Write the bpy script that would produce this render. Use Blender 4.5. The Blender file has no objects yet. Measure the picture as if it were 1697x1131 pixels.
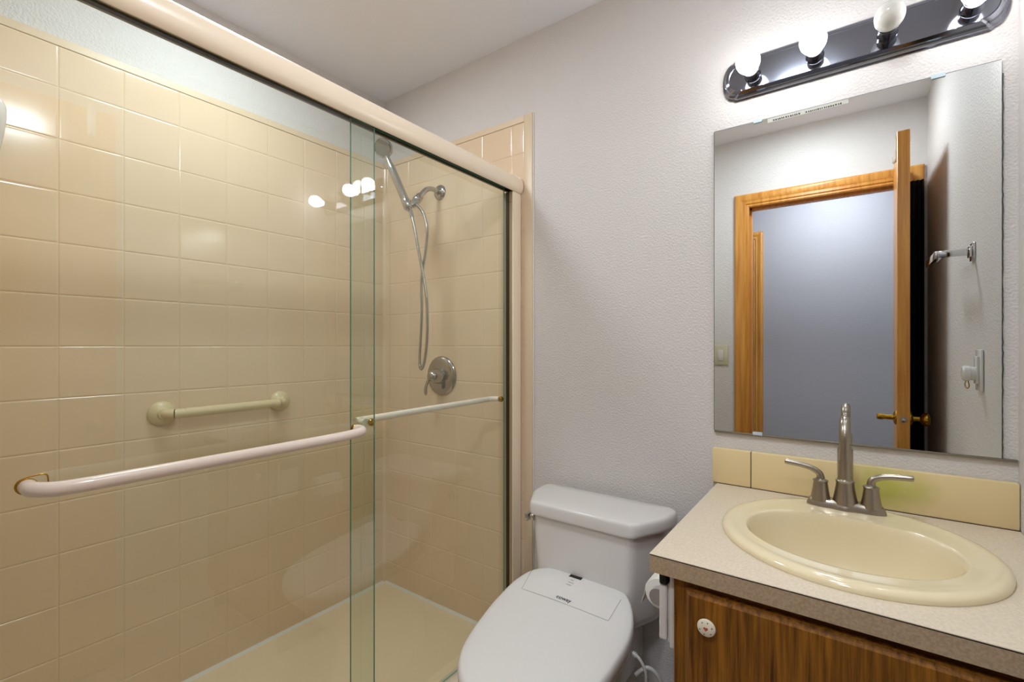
import bpy, bmesh, math, random
from mathutils import Vector, Matrix
from mathutils.bvhtree import BVHTree
random.seed(7)
S = bpy.context.scene
COL = S.collection
PI = math.pi

# ------------------------------------------------------------------ camera
CY = -1.5177
cam_d = bpy.data.cameras.new('camera')
cam = bpy.data.objects.new('camera', cam_d)
COL.objects.link(cam)
cam.location = (0, CY, 1.2225)
cam.rotation_euler = (PI/2, 0, math.radians(35.898))
cam_d.sensor_width = 36
cam_d.lens = 772.5525/1697*36
cam_d.shift_y = (573.446-565.5)/1697
cam_d.clip_start = 0.01
S.camera = cam

# ------------------------------------------------------------------ world, exposure
w = bpy.data.worlds.new('world'); S.world = w; w.use_nodes = True
w.node_tree.nodes['Background'].inputs[0].default_value = (0.8, 0.85, 0.9, 1)
w.node_tree.nodes['Background'].inputs[1].default_value = 0.05
S.view_settings.view_transform = 'Standard'
S.view_settings.look = 'None'
S.view_settings.gamma = 1
S.view_settings.use_curve_mapping = False
S.view_settings.exposure = 1.1
BULB_STRENGTH = 9.5
HALL_FILL = 34.0
BATH_FILL = 47.0
SHOWER_FILL = 16.5

# ------------------------------------------------------------------ materials
def lin(h):
    h = h.lstrip('#')
    o = []
    for i in (0, 2, 4):
        v = int(h[i:i+2], 16)/255
        o.append(v/12.92 if v <= .04045 else ((v+.055)/1.055)**2.4)
    return (*o, 1)

MATS = {}
def mat(name, col, rough=.5, metal=0, spec=.5, noise=None, bump=None, coat=0, emis=None, bump_kind='noise'):
    m = bpy.data.materials.new(name); m.use_nodes = True
    nt = m.node_tree; N = nt.nodes; L = nt.links
    b = N['Principled BSDF']
    c = lin(col)
    b.inputs['Base Color'].default_value = c
    b.inputs['Roughness'].default_value = rough
    b.inputs['Metallic'].default_value = metal
    b.inputs['Specular IOR Level'].default_value = spec
    if coat:
        b.inputs['Coat Weight'].default_value = coat
        b.inputs['Coat Roughness'].default_value = .05
    tc = N.new('ShaderNodeTexCoord')
    if noise:                                   # (scale, other colour, detail)
        n = N.new('ShaderNodeTexNoise'); n.inputs['Scale'].default_value = noise[0]
        n.inputs['Detail'].default_value = noise[2] if len(noise) > 2 else 4
        r = N.new('ShaderNodeValToRGB')
        r.color_ramp.elements[0].position = .35; r.color_ramp.elements[1].position = .65
        r.color_ramp.elements[0].color = c; r.color_ramp.elements[1].color = lin(noise[1])
        L.new(tc.outputs['Object'], n.inputs['Vector']); L.new(n.outputs['Fac'], r.inputs['Fac'])
        L.new(r.outputs['Color'], b.inputs['Base Color'])
    if bump:                                    # (scale, distance, strength)
        n = N.new('ShaderNodeTexNoise'); n.inputs['Scale'].default_value = bump[0]
        n.inputs['Detail'].default_value = 3
        bp = N.new('ShaderNodeBump'); bp.inputs['Distance'].default_value = bump[1]
        bp.inputs['Strength'].default_value = bump[2]
        L.new(tc.outputs['Object'], n.inputs['Vector']); L.new(n.outputs['Fac'], bp.inputs['Height'])
        L.new(bp.outputs['Normal'], b.inputs['Normal'])
    if emis:
        b.inputs['Emission Color'].default_value = lin(emis[0])
        b.inputs['Emission Strength'].default_value = emis[1]
    MATS[name] = m
    return m

M_wall = mat('painted_wall', '#dad5d1', .55, bump=(170, .003, .95), spec=.35)
M_ceil = mat('painted_ceiling', '#f1f4fb', .6, bump=(130, .003, .5), spec=.3)
M_tile = mat('surround_panel', '#e6ceb0', .13, noise=(3, '#e3caaa'), bump=(260, .0004, .12))
M_trimtile = mat('surround_trim', '#dfc9ab', .38)
M_pan = mat('shower_pan', '#eed8b6', .3, bump=(300, .0005, .2))
M_header = mat('cream_enamel', '#f6e5cc', .3, coat=.2)
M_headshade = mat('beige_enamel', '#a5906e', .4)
M_seal = mat('dark_seal', '#2c2718', .45)
M_alu = mat('dull_aluminium', '#8a8272', .4, metal=.6)
M_bar = mat('pink_white_enamel', '#ecdccf', .2, coat=.4)
M_brass = mat('brass', '#b08a32', .2, metal=1)
M_chrome = mat('chrome', '#d8d8da', .07, metal=1)
M_chrome_dull = mat('shower_chrome', '#b4b2ae', .16, metal=1)
M_nickel = mat('brushed_nickel', '#a89f92', .3, metal=1, bump=(900, .0001, .1))
M_fixture = mat('dark_chrome', '#84868f', .1, metal=1)
M_almond = mat('almond_plastic', '#d9c8a0', .3)
M_caulk = mat('white_caulk', '#e8e4da', .5)
M_porc = mat('white_porcelain', '#dedad6', .1, coat=.3)
M_plast = mat('white_plastic', '#dfdcd8', .22)
M_plast2 = mat('white_plastic_edge', '#d8d2cc', .3)
M_black = mat('black_gloss', '#080808', .12)
M_ink = mat('printed_ink', '#1c1c20', .5)
M_inkgrey = mat('printed_grey', '#808080', .5)
M_counter = mat('counter_laminate', '#dccdb6', .38, noise=(220, '#d0c0a8', 2))
M_edge = mat('edge_laminate', '#b39d80', .5, noise=(260, '#a08a6d', 3))
M_seam = mat('dark_seam', '#2a211a', .6)
M_sink = mat('biscuit_porcelain', '#e3d3ae', .1, coat=.3)
M_mirror = mat('mirror_silver', '#e2e5e4', .0, metal=1)
M_mirroredge = mat('mirror_edge', '#3a4240', .3)
M_paper = mat('tissue_paper', '#e6e1d8', .9, bump=(200, .001, .4))
M_card = mat('sticker', '#b7b5a8', .5)
M_switch = mat('ivory_plate', '#cbc7a8', .35)
M_black_strip = mat('matte_black', '#050506', .7)
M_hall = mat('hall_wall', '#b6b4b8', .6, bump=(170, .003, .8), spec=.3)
M_cream = mat('cream_wall', '#d8cdb4', .6)
M_floor = mat('vinyl_floor', '#b5ada0', .5, noise=(30, '#a39b8e', 4), bump=(90, .002, .3))
M_cord = mat('grey_cord', '#cfccc6', .4)
M_knobcer = mat('ceramic_knob', '#e3d8c2', .15)
M_red = mat('red_paint', '#b0502e', .4)
M_leaf = mat('green_paint', '#5e6a52', .4)
M_clip = mat('clear_clip', '#c3d4dc', .2)
M_socket_in = mat('socket_inside', '#2a211c', .5)
M_off = mat('unlit_bulb', '#e4e2da', .12, emis=('#fff4e4', .0))
M_on = mat('lit_bulb', '#ffffff', .3, emis=('#f2f4f8', BULB_STRENGTH))
M_hallfill = mat('hall_fill_glow', '#ffffff', .4, emis=('#e7f0fb', HALL_FILL))  # glow of the added hallway fill light

M_bathfill = mat('bath_fill_glow', '#ffffff', .4, emis=('#e7f1fa', BATH_FILL))  # emission for the unseen bathroom fill light, added

def wood(name, c1, c2, rough, axis='Z', scale=1.0, coat=.1):
    m = bpy.data.materials.new(name); m.use_nodes = True
    nt = m.node_tree; N = nt.nodes; L = nt.links; b = N['Principled BSDF']
    tc = N.new('ShaderNodeTexCoord'); mp = N.new('ShaderNodeMapping')
    st = {'Z': (38, 38, 1.6), 'X': (1.6, 38, 38), 'Y': (38, 1.6, 38)}[axis]
    mp.inputs['Scale'].default_value = [s*scale for s in st]
    n = N.new('ShaderNodeTexNoise'); n.inputs['Scale'].default_value = 1.6
    n.inputs['Detail'].default_value = 7; n.inputs['Distortion'].default_value = .35
    n2 = N.new('ShaderNodeTexNoise'); n2.inputs['Scale'].default_value = 6
    n2.inputs['Detail'].default_value = 4
    mx = N.new('ShaderNodeMath'); mx.operation = 'MULTIPLY_ADD'; mx.inputs[1].default_value = .35
    r = N.new('ShaderNodeValToRGB')
    r.color_ramp.elements[0].position = .42; r.color_ramp.elements[1].position = .85
    r.color_ramp.elements[0].color = lin(c2); r.color_ramp.elements[1].color = lin(c1)
    L.new(tc.outputs['Object'], mp.inputs['Vector']); L.new(mp.outputs['Vector'], n.inputs['Vector'])
    L.new(mp.outputs['Vector'], n2.inputs['Vector'])
    L.new(n2.outputs['Fac'], mx.inputs[0]); L.new(n.outputs['Fac'], mx.inputs[2])
    L.new(mx.outputs[0], r.inputs['Fac']); L.new(r.outputs['Color'], b.inputs['Base Color'])
    bp = N.new('ShaderNodeBump'); bp.inputs['Distance'].default_value = .0008; bp.inputs['Strength'].default_value = .3
    L.new(mx.outputs[0], bp.inputs['Height']); L.new(bp.outputs['Normal'], b.inputs['Normal'])
    b.inputs['Roughness'].default_value = rough; b.inputs['Specular IOR Level'].default_value = .5 if coat else .2
    b.inputs['Coat Weight'].default_value = coat; b.inputs['Coat Roughness'].default_value = .2
    MATS[name] = m
    return m
M_oak = wood('honey_oak', '#dd9d48', '#b87426', .35, 'Z')
M_oakx = wood('honey_oak_across', '#dd9d48', '#b87426', .35, 'X')
M_dark = wood('brown_oak', '#94601c', '#4a2a0a', .55, 'Z', 2.0, 0)
M_darkx = wood('brown_oak_frame', '#6b3d16', '#3a1b07', .5, 'X', 1.3, 0)

def glass_mat():
    m = bpy.data.materials.new('clear_glass'); m.use_nodes = True
    nt = m.node_tree; N = nt.nodes; L = nt.links; N.clear()
    out = N.new('ShaderNodeOutputMaterial'); mix = N.new('ShaderNodeMixShader')
    tr = N.new('ShaderNodeBsdfTransparent'); tr.inputs[0].default_value = (.952, .984, .958, 1)
    gl = N.new('ShaderNodeBsdfGlossy'); gl.inputs['Roughness'].default_value = .0
    fr = N.new('ShaderNodeFresnel'); fr.inputs[0].default_value = 1.5
    ge = N.new('ShaderNodeNewGeometry')
    inv = N.new('ShaderNodeMath'); inv.operation = 'SUBTRACT'; inv.inputs[0].default_value = 1
    mu = N.new('ShaderNodeMath'); mu.operation = 'MULTIPLY'
    m2 = N.new('ShaderNodeMath'); m2.operation = 'MULTIPLY'; m2.inputs[1].default_value = 1.9; m2.use_clamp = True
    L.new(ge.outputs['Backfacing'], inv.inputs[1]); L.new(inv.outputs[0], mu.inputs[0])
    L.new(fr.outputs[0], mu.inputs[1]); L.new(mu.outputs[0], m2.inputs[0])
    L.new(m2.outputs[0], mix.inputs[0]); L.new(tr.outputs[0], mix.inputs[1]); L.new(gl.outputs[0], mix.inputs[2])
    L.new(mix.outputs[0], out.inputs[0])
    return m
M_glass = glass_mat()
M_glassedge = mat('glass_edge', '#5c8f80', .15)

# ------------------------------------------------------------------ helpers
def smooth_bm(bm, ang=40):
    for f in bm.faces: f.smooth = True
    a = math.radians(ang)
    for e in bm.edges:
        e.smooth = not (len(e.link_faces) == 2 and e.calc_face_angle(0) > a)

def obj(name, bm, m, parent=None, ang=40, mats=None, keepn=False):
    if not keepn: bmesh.ops.recalc_face_normals(bm, faces=bm.faces)
    smooth_bm(bm, ang)
    me = bpy.data.meshes.new(name); bm.to_mesh(me); bm.free()
    for x in (mats or [m]): me.materials.append(x)
    o = bpy.data.objects.new(name, me); COL.objects.link(o)
    if parent: o.parent = parent; o.matrix_parent_inverse = Matrix.Translation(-Vector(parent_world(parent)))
    return o

def parent_world(p):
    v = Vector(p.location)
    if p.parent: v = v                       # parts keep the world frame (parents are only translated)
    return v

def thing(name, label, cat, loc=(0, 0, 0), group=None):
    o = bpy.data.objects.new(name, None); COL.objects.link(o)
    o.location = loc; o['label'] = label; o['category'] = cat
    o.empty_display_size = .05
    if group: o['group'] = group
    return o
def tag(o, label, cat, group=None, kind=None):
    o['label'] = label; o['category'] = cat
    if group: o['group'] = group
    if kind: o['kind'] = kind
    return o
def struct(o, label, cat):
    o['kind'] = 'structure'; o['label'] = label; o['category'] = cat
    return o

def B(): return bmesh.new()
def box(bm, x0, x1, y0, y1, z0, z1, bev=0, seg=2, mi=0):
    x0, x1 = sorted((x0, x1)); y0, y1 = sorted((y0, y1)); z0, z1 = sorted((z0, z1))
    t = B()
    bmesh.ops.create_cube(t, size=1)
    for v in t.verts:
        v.co = Vector(((x0+x1)/2+v.co.x*(x1-x0), (y0+y1)/2+v.co.y*(y1-y0), (z0+z1)/2+v.co.z*(z1-z0)))
    if bev:
        bmesh.ops.bevel(t, geom=list(t.edges), offset=bev, segments=seg, profile=.5, affect='EDGES')
    merge(bm, t, mi)
def merge(bm, t, mi=0, mtx=None):
    if mtx is not None: bmesh.ops.transform(t, matrix=mtx, verts=t.verts)
    mp = {}
    for v in t.verts: mp[v] = bm.verts.new(v.co)
    for f in t.faces:
        try:
            nf = bm.faces.new([mp[v] for v in f.verts]); nf.material_index = mi
        except ValueError: pass
    t.free()
def loft(bm, rings, cap0=True, cap1=True, closed=True, mi=0):
    R = [[bm.verts.new(p) for p in r] for r in rings]
    n = len(R[0])
    for a, b in zip(R, R[1:]):
        for i in range(n if closed else n-1):
            j = (i+1) % n
            try: bm.faces.new((a[i], a[j], b[j], b[i])).material_index = mi
            except ValueError: pass
    if cap0: bm.faces.new(list(reversed(R[0]))).material_index = mi
    if cap1: bm.faces.new(R[-1]).material_index = mi
    return R
def crom(pts, n=8):
    P = [Vector(p) for p in pts]
    P = [P[0]*2-P[1]] + P + [P[-1]*2-P[-2]]
    out = []
    for i in range(1, len(P)-2):
        a, b, c, d = P[i-1:i+3]
        for k in range(n):
            t = k/n
            out.append(.5*((2*b)+(c-a)*t+(2*a-5*b+4*c-d)*t*t+(3*b-a-3*c+d)*t**3))
    out.append(P[-2])
    return out
def tube(bm, pts, r, seg=14, caps=True, flat=None, mi=0):
    P = [Vector(p) for p in pts]
    n = len(P)
    rr = r if isinstance(r, (list, tuple)) else [r]*n
    T = []
    for i in range(n):
        t = P[min(i+1, n-1)]-P[max(i-1, 0)]
        T.append(t.normalized() if t.length > 1e-9 else Vector((0, 0, 1)))
    u = T[0].cross(Vector((0, 0, 1)))
    if u.length < .05: u = T[0].cross(Vector((1, 0, 0)))
    u.normalize()
    rings = []
    for i in range(n):
        u = (u-T[i]*u.dot(T[i])).normalized(); v = T[i].cross(u)
        fu, fv = (flat if flat else (1, 1))
        rings.append([P[i]+(u*math.cos(2*PI*k/seg)*fu+v*math.sin(2*PI*k/seg)*fv)*rr[i] for k in range(seg)])
    loft(bm, rings, caps, caps, mi=mi)
def rstub(bm, p, d, r0, h, seg=20, prof=None, mi=0):
    """lathe along direction d from p; prof list of (radius, height)"""
    d = Vector(d).normalized()
    u = d.cross(Vector((0, 0, 1)))
    if u.length < .05: u = d.cross(Vector((1, 0, 0)))
    u.normalize(); v = d.cross(u)
    prof = prof or [(r0, 0), (r0, h)]
    rings = [[Vector(p)+d*z+(u*math.cos(2*PI*k/seg)+v*math.sin(2*PI*k/seg))*max(r, 1e-4) for k in range(seg)] for r, z in prof]
    loft(bm, rings, mi=mi)
def extrude_profile(bm, prof, axis, a, b, mi=0):
    """prof = list of 2-D points; axis 'y': points are (x,z); axis 'x': (y,z); axis 'z': (x,y)"""
    def P(p, t):
        return {'y': (p[0], t, p[1]), 'x': (t, p[0], p[1]), 'z': (p[0], p[1], t)}[axis]
    loft(bm, [[P(p, a) for p in prof], [P(p, b) for p in prof]], mi=mi)
def quad(bm, pts, mi=0):
    f = bm.faces.new([bm.verts.new(p) for p in pts]); f.material_index = mi

XL, XR, YF, ZC = -1.8856, .308, -1.52, 2.44
TT = 2.1287                                   # top of the shower surround
SXE = -.996                                   # right edge of surround on back wall

# ------------------------------------------------------------------ the room shell
bm = B(); box(bm, XL-.1, XR+.1, 0, .1, 0, ZC); struct(obj('wall_back', bm, M_wall), 'grey textured wall behind the toilet and mirror', 'wall')
bm = B(); box(bm, XL-.1, XL, YF-.11, .1, 0, ZC); struct(obj('wall_left', bm, M_wall), 'pale wall above the shower tiles at the left', 'wall')
bm = B(); box(bm, XR, XR+.1, YF-.11, .1, 0, ZC); struct(obj('wall_right', bm, M_wall), 'grey textured side wall seen in the mirror', 'wall')
OX0, OX1, OZ = -.478, .222, 2.035             # door opening
bm = B()
box(bm, XL, OX0-.02, YF-.11, YF, 0, ZC); box(bm, OX1+.02, XR, YF-.11, YF, 0, ZC); box(bm, OX0-.02, OX1+.02, YF-.11, YF, OZ+.02, ZC)
struct(obj('wall_front', bm, M_wall), 'wall around the doorway seen in the mirror', 'wall')
bm = B(); box(bm, XL-.1, XR+.1, YF-.11, .1, ZC, ZC+.1); struct(obj('ceiling', bm, M_ceil), 'textured white ceiling over the bathroom', 'ceiling')
bm = B(); box(bm, XL-.1, XR+.1, YF-.11, .1, -.1, 0); struct(obj('floor', bm, M_floor), 'grey bathroom floor', 'floor')
# hallway seen through the doorway in the mirror
HY = -2.6
bm = B()
box(bm, -.625, 1.2, HY-.1, HY, 0, ZC); box(bm, -2.2, -1.4, HY-.1, HY, 0, ZC); box(bm, -1.4, -.625, HY-.1, HY, 2.045, ZC)
struct(obj('wall_hall', bm, M_hall), 'grey hallway wall beyond the doorway', 'wall')
bm = B(); box(bm, 1.2, 1.3, HY-.1, YF-.11, 0, ZC); box(bm, XR+.1, 1.2, YF-.11, YF-.01, 0, ZC); struct(obj('wall_hall_right', bm, M_hall), 'end wall of the hallway', 'wall')
bm = B(); box(bm, -2.3, -2.2, HY-.1, YF-.11, 0, ZC); box(bm, -2.2, XL-.1, YF-.11, YF-.01, 0, ZC); struct(obj('wall_hall_left', bm, M_hall), 'other end wall of the hallway', 'wall')
bm = B(); box(bm, -2.3, 1.3, HY-.1, YF-.11, ZC, ZC+.1); struct(obj('ceiling_hall', bm, M_ceil), 'hallway ceiling', 'ceiling')
bm = B(); box(bm, -2.3, 1.3, HY-1.0, YF-.11, -.1, 0); struct(obj('floor_hall', bm, M_floor), 'hallway floor', 'floor')
bm = B(); box(bm, -2.2, .2, HY-1.0, HY-.9, 0, ZC); struct(obj('wall_far', bm, M_cream), 'cream wall of the room across the hallway', 'wall')

def casing_profile(w):                        # (across, depth): moulded casing, flat back
    return [(0, 0), (0, .010), (.006, .014), (.014, .011), (.020, .016), (.034, .013), (.050, .019), (w-.012, .019), (w-.004, .016), (w, .012), (w, 0)]
def casing(name, x0, x1, z1, ywall, sy, wd, label, floor=0.0):
    """door casing round an opening x0..x1, top z1; sy=+1 sticks out toward +y. mitred profile sweep"""
    P = casing_profile(wd)
    bm = B()
    def ring(x, z, dx, dz):
        return [(x+dx*a, ywall+sy*d, z+dz*a) for a, d in P]
    loft(bm, [ring(x0, floor, -1, 0), ring(x0, z1, -1, 1), ring(x1, z1, 1, 1), ring(x1, floor, 1, 0)])
    return struct(obj(name, bm, M_oak, ang=25), label, 'door trim')
casing('trim_1', OX0+.004, OX1-.004, OZ-.004, YF, 1, .078, 'honey oak door casing around the bathroom doorway')
bm = B()
for a, b in ((OX0-.02, OX0), (OX1, OX1+.02)): box(bm, a, b, YF-.11, YF+.001, 0, OZ+.02)
box(bm, OX0-.02, OX1+.02, YF-.11, YF+.001, OZ, OZ+.02)
box(bm, OX0, OX0+.011, YF-.075, YF-.038, 0, OZ); box(bm, OX1-.011, OX1, YF-.075, YF-.038, 0, OZ); box(bm, OX0, OX1, YF-.075, YF-.038, OZ-.011, OZ)
struct(obj('trim_2', bm, M_oak), 'honey oak door jamb lining the bathroom doorway', 'door trim')
casing('trim_3', -1.4, -.618, 2.045, HY, 1, .072, 'honey oak casing of a doorway across the hall')
bm = B(); box(bm, -.6245, -.6175, HY-.1, HY+.001, 0, 2.045); struct(obj('trim_4', bm, M_oak), 'oak jamb of the doorway across the hall', 'door trim')

# ------------------------------------------------------------------ the open bathroom door
hp = Vector((.219, -1.497, 0)); fe = Vector((.1985, -.96, 0))   # right rear corner, right free corner
dv = (fe-hp).normalized(); nv = Vector((-dv.y, dv.x, 0))       # nv points to -x
dl = (fe-hp).length; th = .041
door = bpy.data.objects.new('door_1', None); COL.objects.link(door)
struct(door, 'honey oak bathroom door standing open against the side wall', 'door'); door.location = hp
DT = 2.10
def D(a, n, z): return hp+dv*a+nv*n+Vector((0, 0, z))
bm = B()
loft(bm, [[D(0, 0, .01), D(dl, 0, .01), D(dl, th, .01), D(0, th, .01)], [D(0, 0, DT), D(dl, 0, DT), D(dl, th, DT), D(0, th, DT)]])
bmesh.ops.bevel(bm, geom=list(bm.edges), offset=.0015, segments=1, affect='EDGES')
obj('door_leaf', bm, M_oak, door)
kz = .922; ka = dl-.058
bm = B()
rstub(bm, D(ka, 0, kz), -nv, 0, 0, 24, [(.03, 0), (.03, .004), (.024, .009), (.011, .012), (.0105, .032), (.018, .037), (.026, .045), (.027, .055), (.022, .062), (.008, .066)])
obj('door_knob', bm, M_brass, door)
bm = B()
rstub(bm, D(ka, th, kz), nv, 0, 0, 24, [(.03, 0), (.03, .004), (.024, .009), (.011, .012), (.010, .040), (.013, .046), (.013, .062), (.009, .066)])
obj('door_knob', bm, M_brass, door)
bm = B()
c = D(dl, th/2, kz)
rstub(bm, c, dv, 0, 0, 24, [(.0125, -.002), (.0125, .0012), (.011, .0016)])
lp = obj('latch_plate', bm, M_nickel, door)
bm = B()
rstub(bm, c, dv, 0, 0, 16, [(.007, -.002), (.007, .008), (.0055, .009)])
obj('latch_bolt', bm, M_chrome_dull, door)
bm = B()                                       # hinges
for z in (.25, 1.05, 1.85): rstub(bm, D(-.004, -.004, z-.045), (0, 0, 1), .006, .09, 10)
obj('hinge', bm, M_brass, door)
# over-door hook
hk = thing('over_door_hook', 'small white hook hung over the top of the open oak door', 'hook', D(dl-.07, th, DT))
bm = B()
def DB(a0, a1, n0, n1, z0, z1):
    loft(bm, [[D(a0, n0, z0), D(a1, n0, z0), D(a1, n1, z0), D(a0, n1, z0)], [D(a0, n0, z1), D(a1, n0, z1), D(a1, n1, z1), D(a0, n1, z1)]])
DB(dl-.085, dl-.06, th+.0005, th+.003, DT-.10, DT+.0035); DB(dl-.085, dl-.06, -.003, th+.003, DT+.001, DT+.0035); DB(dl-.085, dl-.06, -.003, -.0005, DT-.03, DT+.0035)
obj('bracket', bm, M_plast, hk)
bm = B(); tube(bm, crom([D(dl-.072, th+.003, DT-.085), D(dl-.072, th+.007, DT-.105), D(dl-.072, th+.012, DT-.10), D(dl-.072, th+.013, DT-.08)], 6), .003, 8)
obj('hook_arm', bm, M_plast, hk)
# added black pleated strip filling the black gap behind the door
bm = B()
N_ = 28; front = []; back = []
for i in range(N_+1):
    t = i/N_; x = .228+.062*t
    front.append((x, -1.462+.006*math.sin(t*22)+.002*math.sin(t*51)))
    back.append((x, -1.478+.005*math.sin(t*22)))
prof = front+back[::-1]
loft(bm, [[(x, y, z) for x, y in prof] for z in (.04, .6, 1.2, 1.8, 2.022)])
tag(obj('black_strip', bm, M_black_strip), 'long black strip in the narrow gap behind the open door', 'cloth')

# ------------------------------------------------------------------ shower surround (pillowed panels)
surL = thing('shower_wall_panel', 'long beige square-tiled panel behind the grab bar', 'shower wall panel', (XL, -.76, .043))
surB = thing('shower_wall_panel', 'beige square-tiled panel that carries the shower valve', 'shower wall panel', (-1.44, 0, .043))
surF = thing('shower_wall_panel', 'beige square-tiled panel at the near end of the shower, outside the frame', 'shower wall panel', (-1.44, YF, .043))
T = .1524
def tiles(us, zs, place, gw=.0016, dep=.0012, edge=.0055):
    """grid of tiles pillowed up from grooves; place(u, z, h) -> point; h = 0 groove bottom"""
    bm = B()
    for u0, u1 in zip(us, us[1:]):
        for z0, z1 in zip(zs, zs[1:]):
            def rr(i, h): return [place(u0+i, z0+i, h), place(u1-i, z0+i, h), place(u1-i, z1-i, h), place(u0+i, z1-i, h)]
            e = min(edge, (u1-u0)*.3, (z1-z0)*.3)
            R = [rr(0, 0), rr(gw*.5, 0), rr(gw, dep*.5), rr(gw+e*.35, dep*.86), rr(e, dep)]
            loft(bm, R, cap0=False, cap1=True)
    bmesh.ops.remove_doubles(bm, verts=bm.verts, dist=1e-5)
    return bm
zs = [.043]+[round(1.9822-T*j, 5) for j in range(12, -1, -1)]+[2.103]
zs = sorted(set(zs))
usL = [-1.518]+[-1.4951+T*k for k in range(0, 10)]+[-.004]
usL = [u for u in usL if u <= -.004]
obj('tile_panel', tiles(usL, zs, lambda u, z, h: (XL+.004+h, u, z)), M_tile, surL, ang=1.5)
usB = sorted([-1.035]+[-1.0943-T*k for k in range(0, 6)]+[XL+.0055])
obj('tile_panel', tiles(usB, zs, lambda u, z, h: (u, -.004-h, z)), M_tile, surB, ang=1.5)
obj('tile_panel', tiles(usB, zs, lambda u, z, h: (u, YF+.004+h, z)), M_tile, surF, ang=1.5)
bm = B(); box(bm, XL+.0004, XL+.0065, YF+.0068, -.0068, 2.1037, TT, .0015, 1); obj('border_trim', bm, M_trimtile, surL)
bm = B(); box(bm, XL+.0066, -1.0352, -.0065, -.0004, 2.1037, TT, .0015, 1); obj('border_trim', bm, M_trimtile, surB)
bm = B(); box(bm, -1.0345, SXE, -.009, -.0004, .0005, TT+.001, .002, 2); obj('edge_trim', bm, M_trimtile, surB)
bm = B(); box(bm, SXE, SXE+.0035, -.005, -.0004, .0005, TT-.002, .001, 1); obj('caulk_line', bm, M_caulk, surB)
bm = B()
extrude_profile(bm, [(XL+.0052, -.0052), (XL+.018, -.0052), (XL+.0135, -.0068), (XL+.0068, -.0135), (XL+.0052, -.018)], 'z', .0435, 2.103)
obj('corner_cove', bm, M_tile, surB)

pan = thing('shower_pan', 'beige moulded shower pan floor with raised curb', 'shower pan', (-1.45, -.76, 0))
bm = B()
box(bm, XL+.0005, -1.11, YF+.0005, -.0005, .0005, .0428, 0)
obj('pan_floor', bm, M_pan, pan)
bm = B(); box(bm, -1.13, -1.0, YF+.006, -.0095, .0005, .082, .012, 3); obj('curb', bm, M_pan, pan)
bm = B()
extrude_profile(bm, [(XL+.004, .043), (XL+.012, .043), (XL+.008, .048), (XL+.005, .055)], 'y', YF+.006, -.006)
extrude_profile(bm, [(-.004, .043), (-.012, .043), (-.008, .048), (-.005, .055)], 'x', XL, -1.13)
obj('pan_flange', bm, M_caulk, pan)
bm = B(); rstub(bm, (-1.47, -.76, .0425), (0, 0, 1), 0, 0, 24, [(.055, 0), (.055, .002), (.045, .003), (.01, .002)])
obj('drain', bm, M_chrome_dull, pan)

# ------------------------------------------------------------------ shower enclosure
enc = thing('shower_enclosure', 'sliding glass shower door with cream header rail', 'shower door', (-1.06, -.76, .08))
XO, XI = -1.058, -1.090                        # outer and inner pane centre planes
bm = B()
prof = [(-1.047, 1.820), (-1.041, 1.826), (-1.037, 1.838), (-1.036, 1.852), (-1.039, 1.868), (-1.046, 1.880), (-1.057, 1.888), (-1.070, 1.891), (-1.112, 1.891), (-1.112, 1.838), (-1.104, 1.838), (-1.104, 1.848), (-1.052, 1.848), (-1.050, 1.820)]
extrude_profile(bm, prof, 'y', YF+.006, -.0095)
obj('header_rail', bm, M_header, enc, ang=35)
bm = B(); box(bm, -1.1035, -1.0525, YF+.007, -.010, 1.8385, 1.8475); 
box(bm, -1.0525, -1.0505, YF+.007, -.010, 1.8215, 1.8475)
obj('header_channel', bm, M_seal, enc)
bm = B(); box(bm, XI-.012, XI-.005, YF+.01, -.02, 1.831, 1.8383); box(bm, XO-.0065-.006, XO-.0065, YF+.01, -.7, 1.829, 1.8383)
obj('roller_track', bm, M_alu, enc)
# wall jambs
for y0, y1 in ((-.063, -.0092), (YF+.006, YF+.06)):
    bm = B(); box(bm, -1.054, -1.048, y0, y1, .083, 1.8195, .0015, 1); obj('jamb_face', bm, M_header, enc)
    bm = B()
    box(bm, -1.066, -1.0545, y0, y1, .083, 1.8195, .001, 1)
    jb = obj('jamb_channel', bm, M_headshade, enc)
    bm = B(); box(bm, -1.082, -1.0665, y0+(.0 if y0 < -.1 else .002), y1, .083, 1.8195); obj('jamb_seal', bm, M_seal, enc)
    bm = B(); box(bm, -1.1, -1.0825, min(y0+.006, y1), y1, .083, 1.8195); obj('jamb_channel', bm, M_headshade, enc)
bm = B(); 
extrude_profile(bm, [(-1.045, .0825), (-1.045, .098), (-1.052, .108), (-1.056, .098), (-1.100, .098), (-1.104, .108), (-1.108, .098), (-1.108, .0825)], 'y', YF+.061, -.064)
obj('bottom_track', bm, M_header, enc)
bm = B(); rstub(bm, (-1.0605, -.0625, 1.779), (0, -1, 0), .0028, .002, 10); obj('screw', bm, M_brass, enc)
bm = B(); box(bm, -1.09, -1.082, -.095, -.075, .105, .135, .002, 1); obj('bumper', bm, M_seal, enc)

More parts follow.
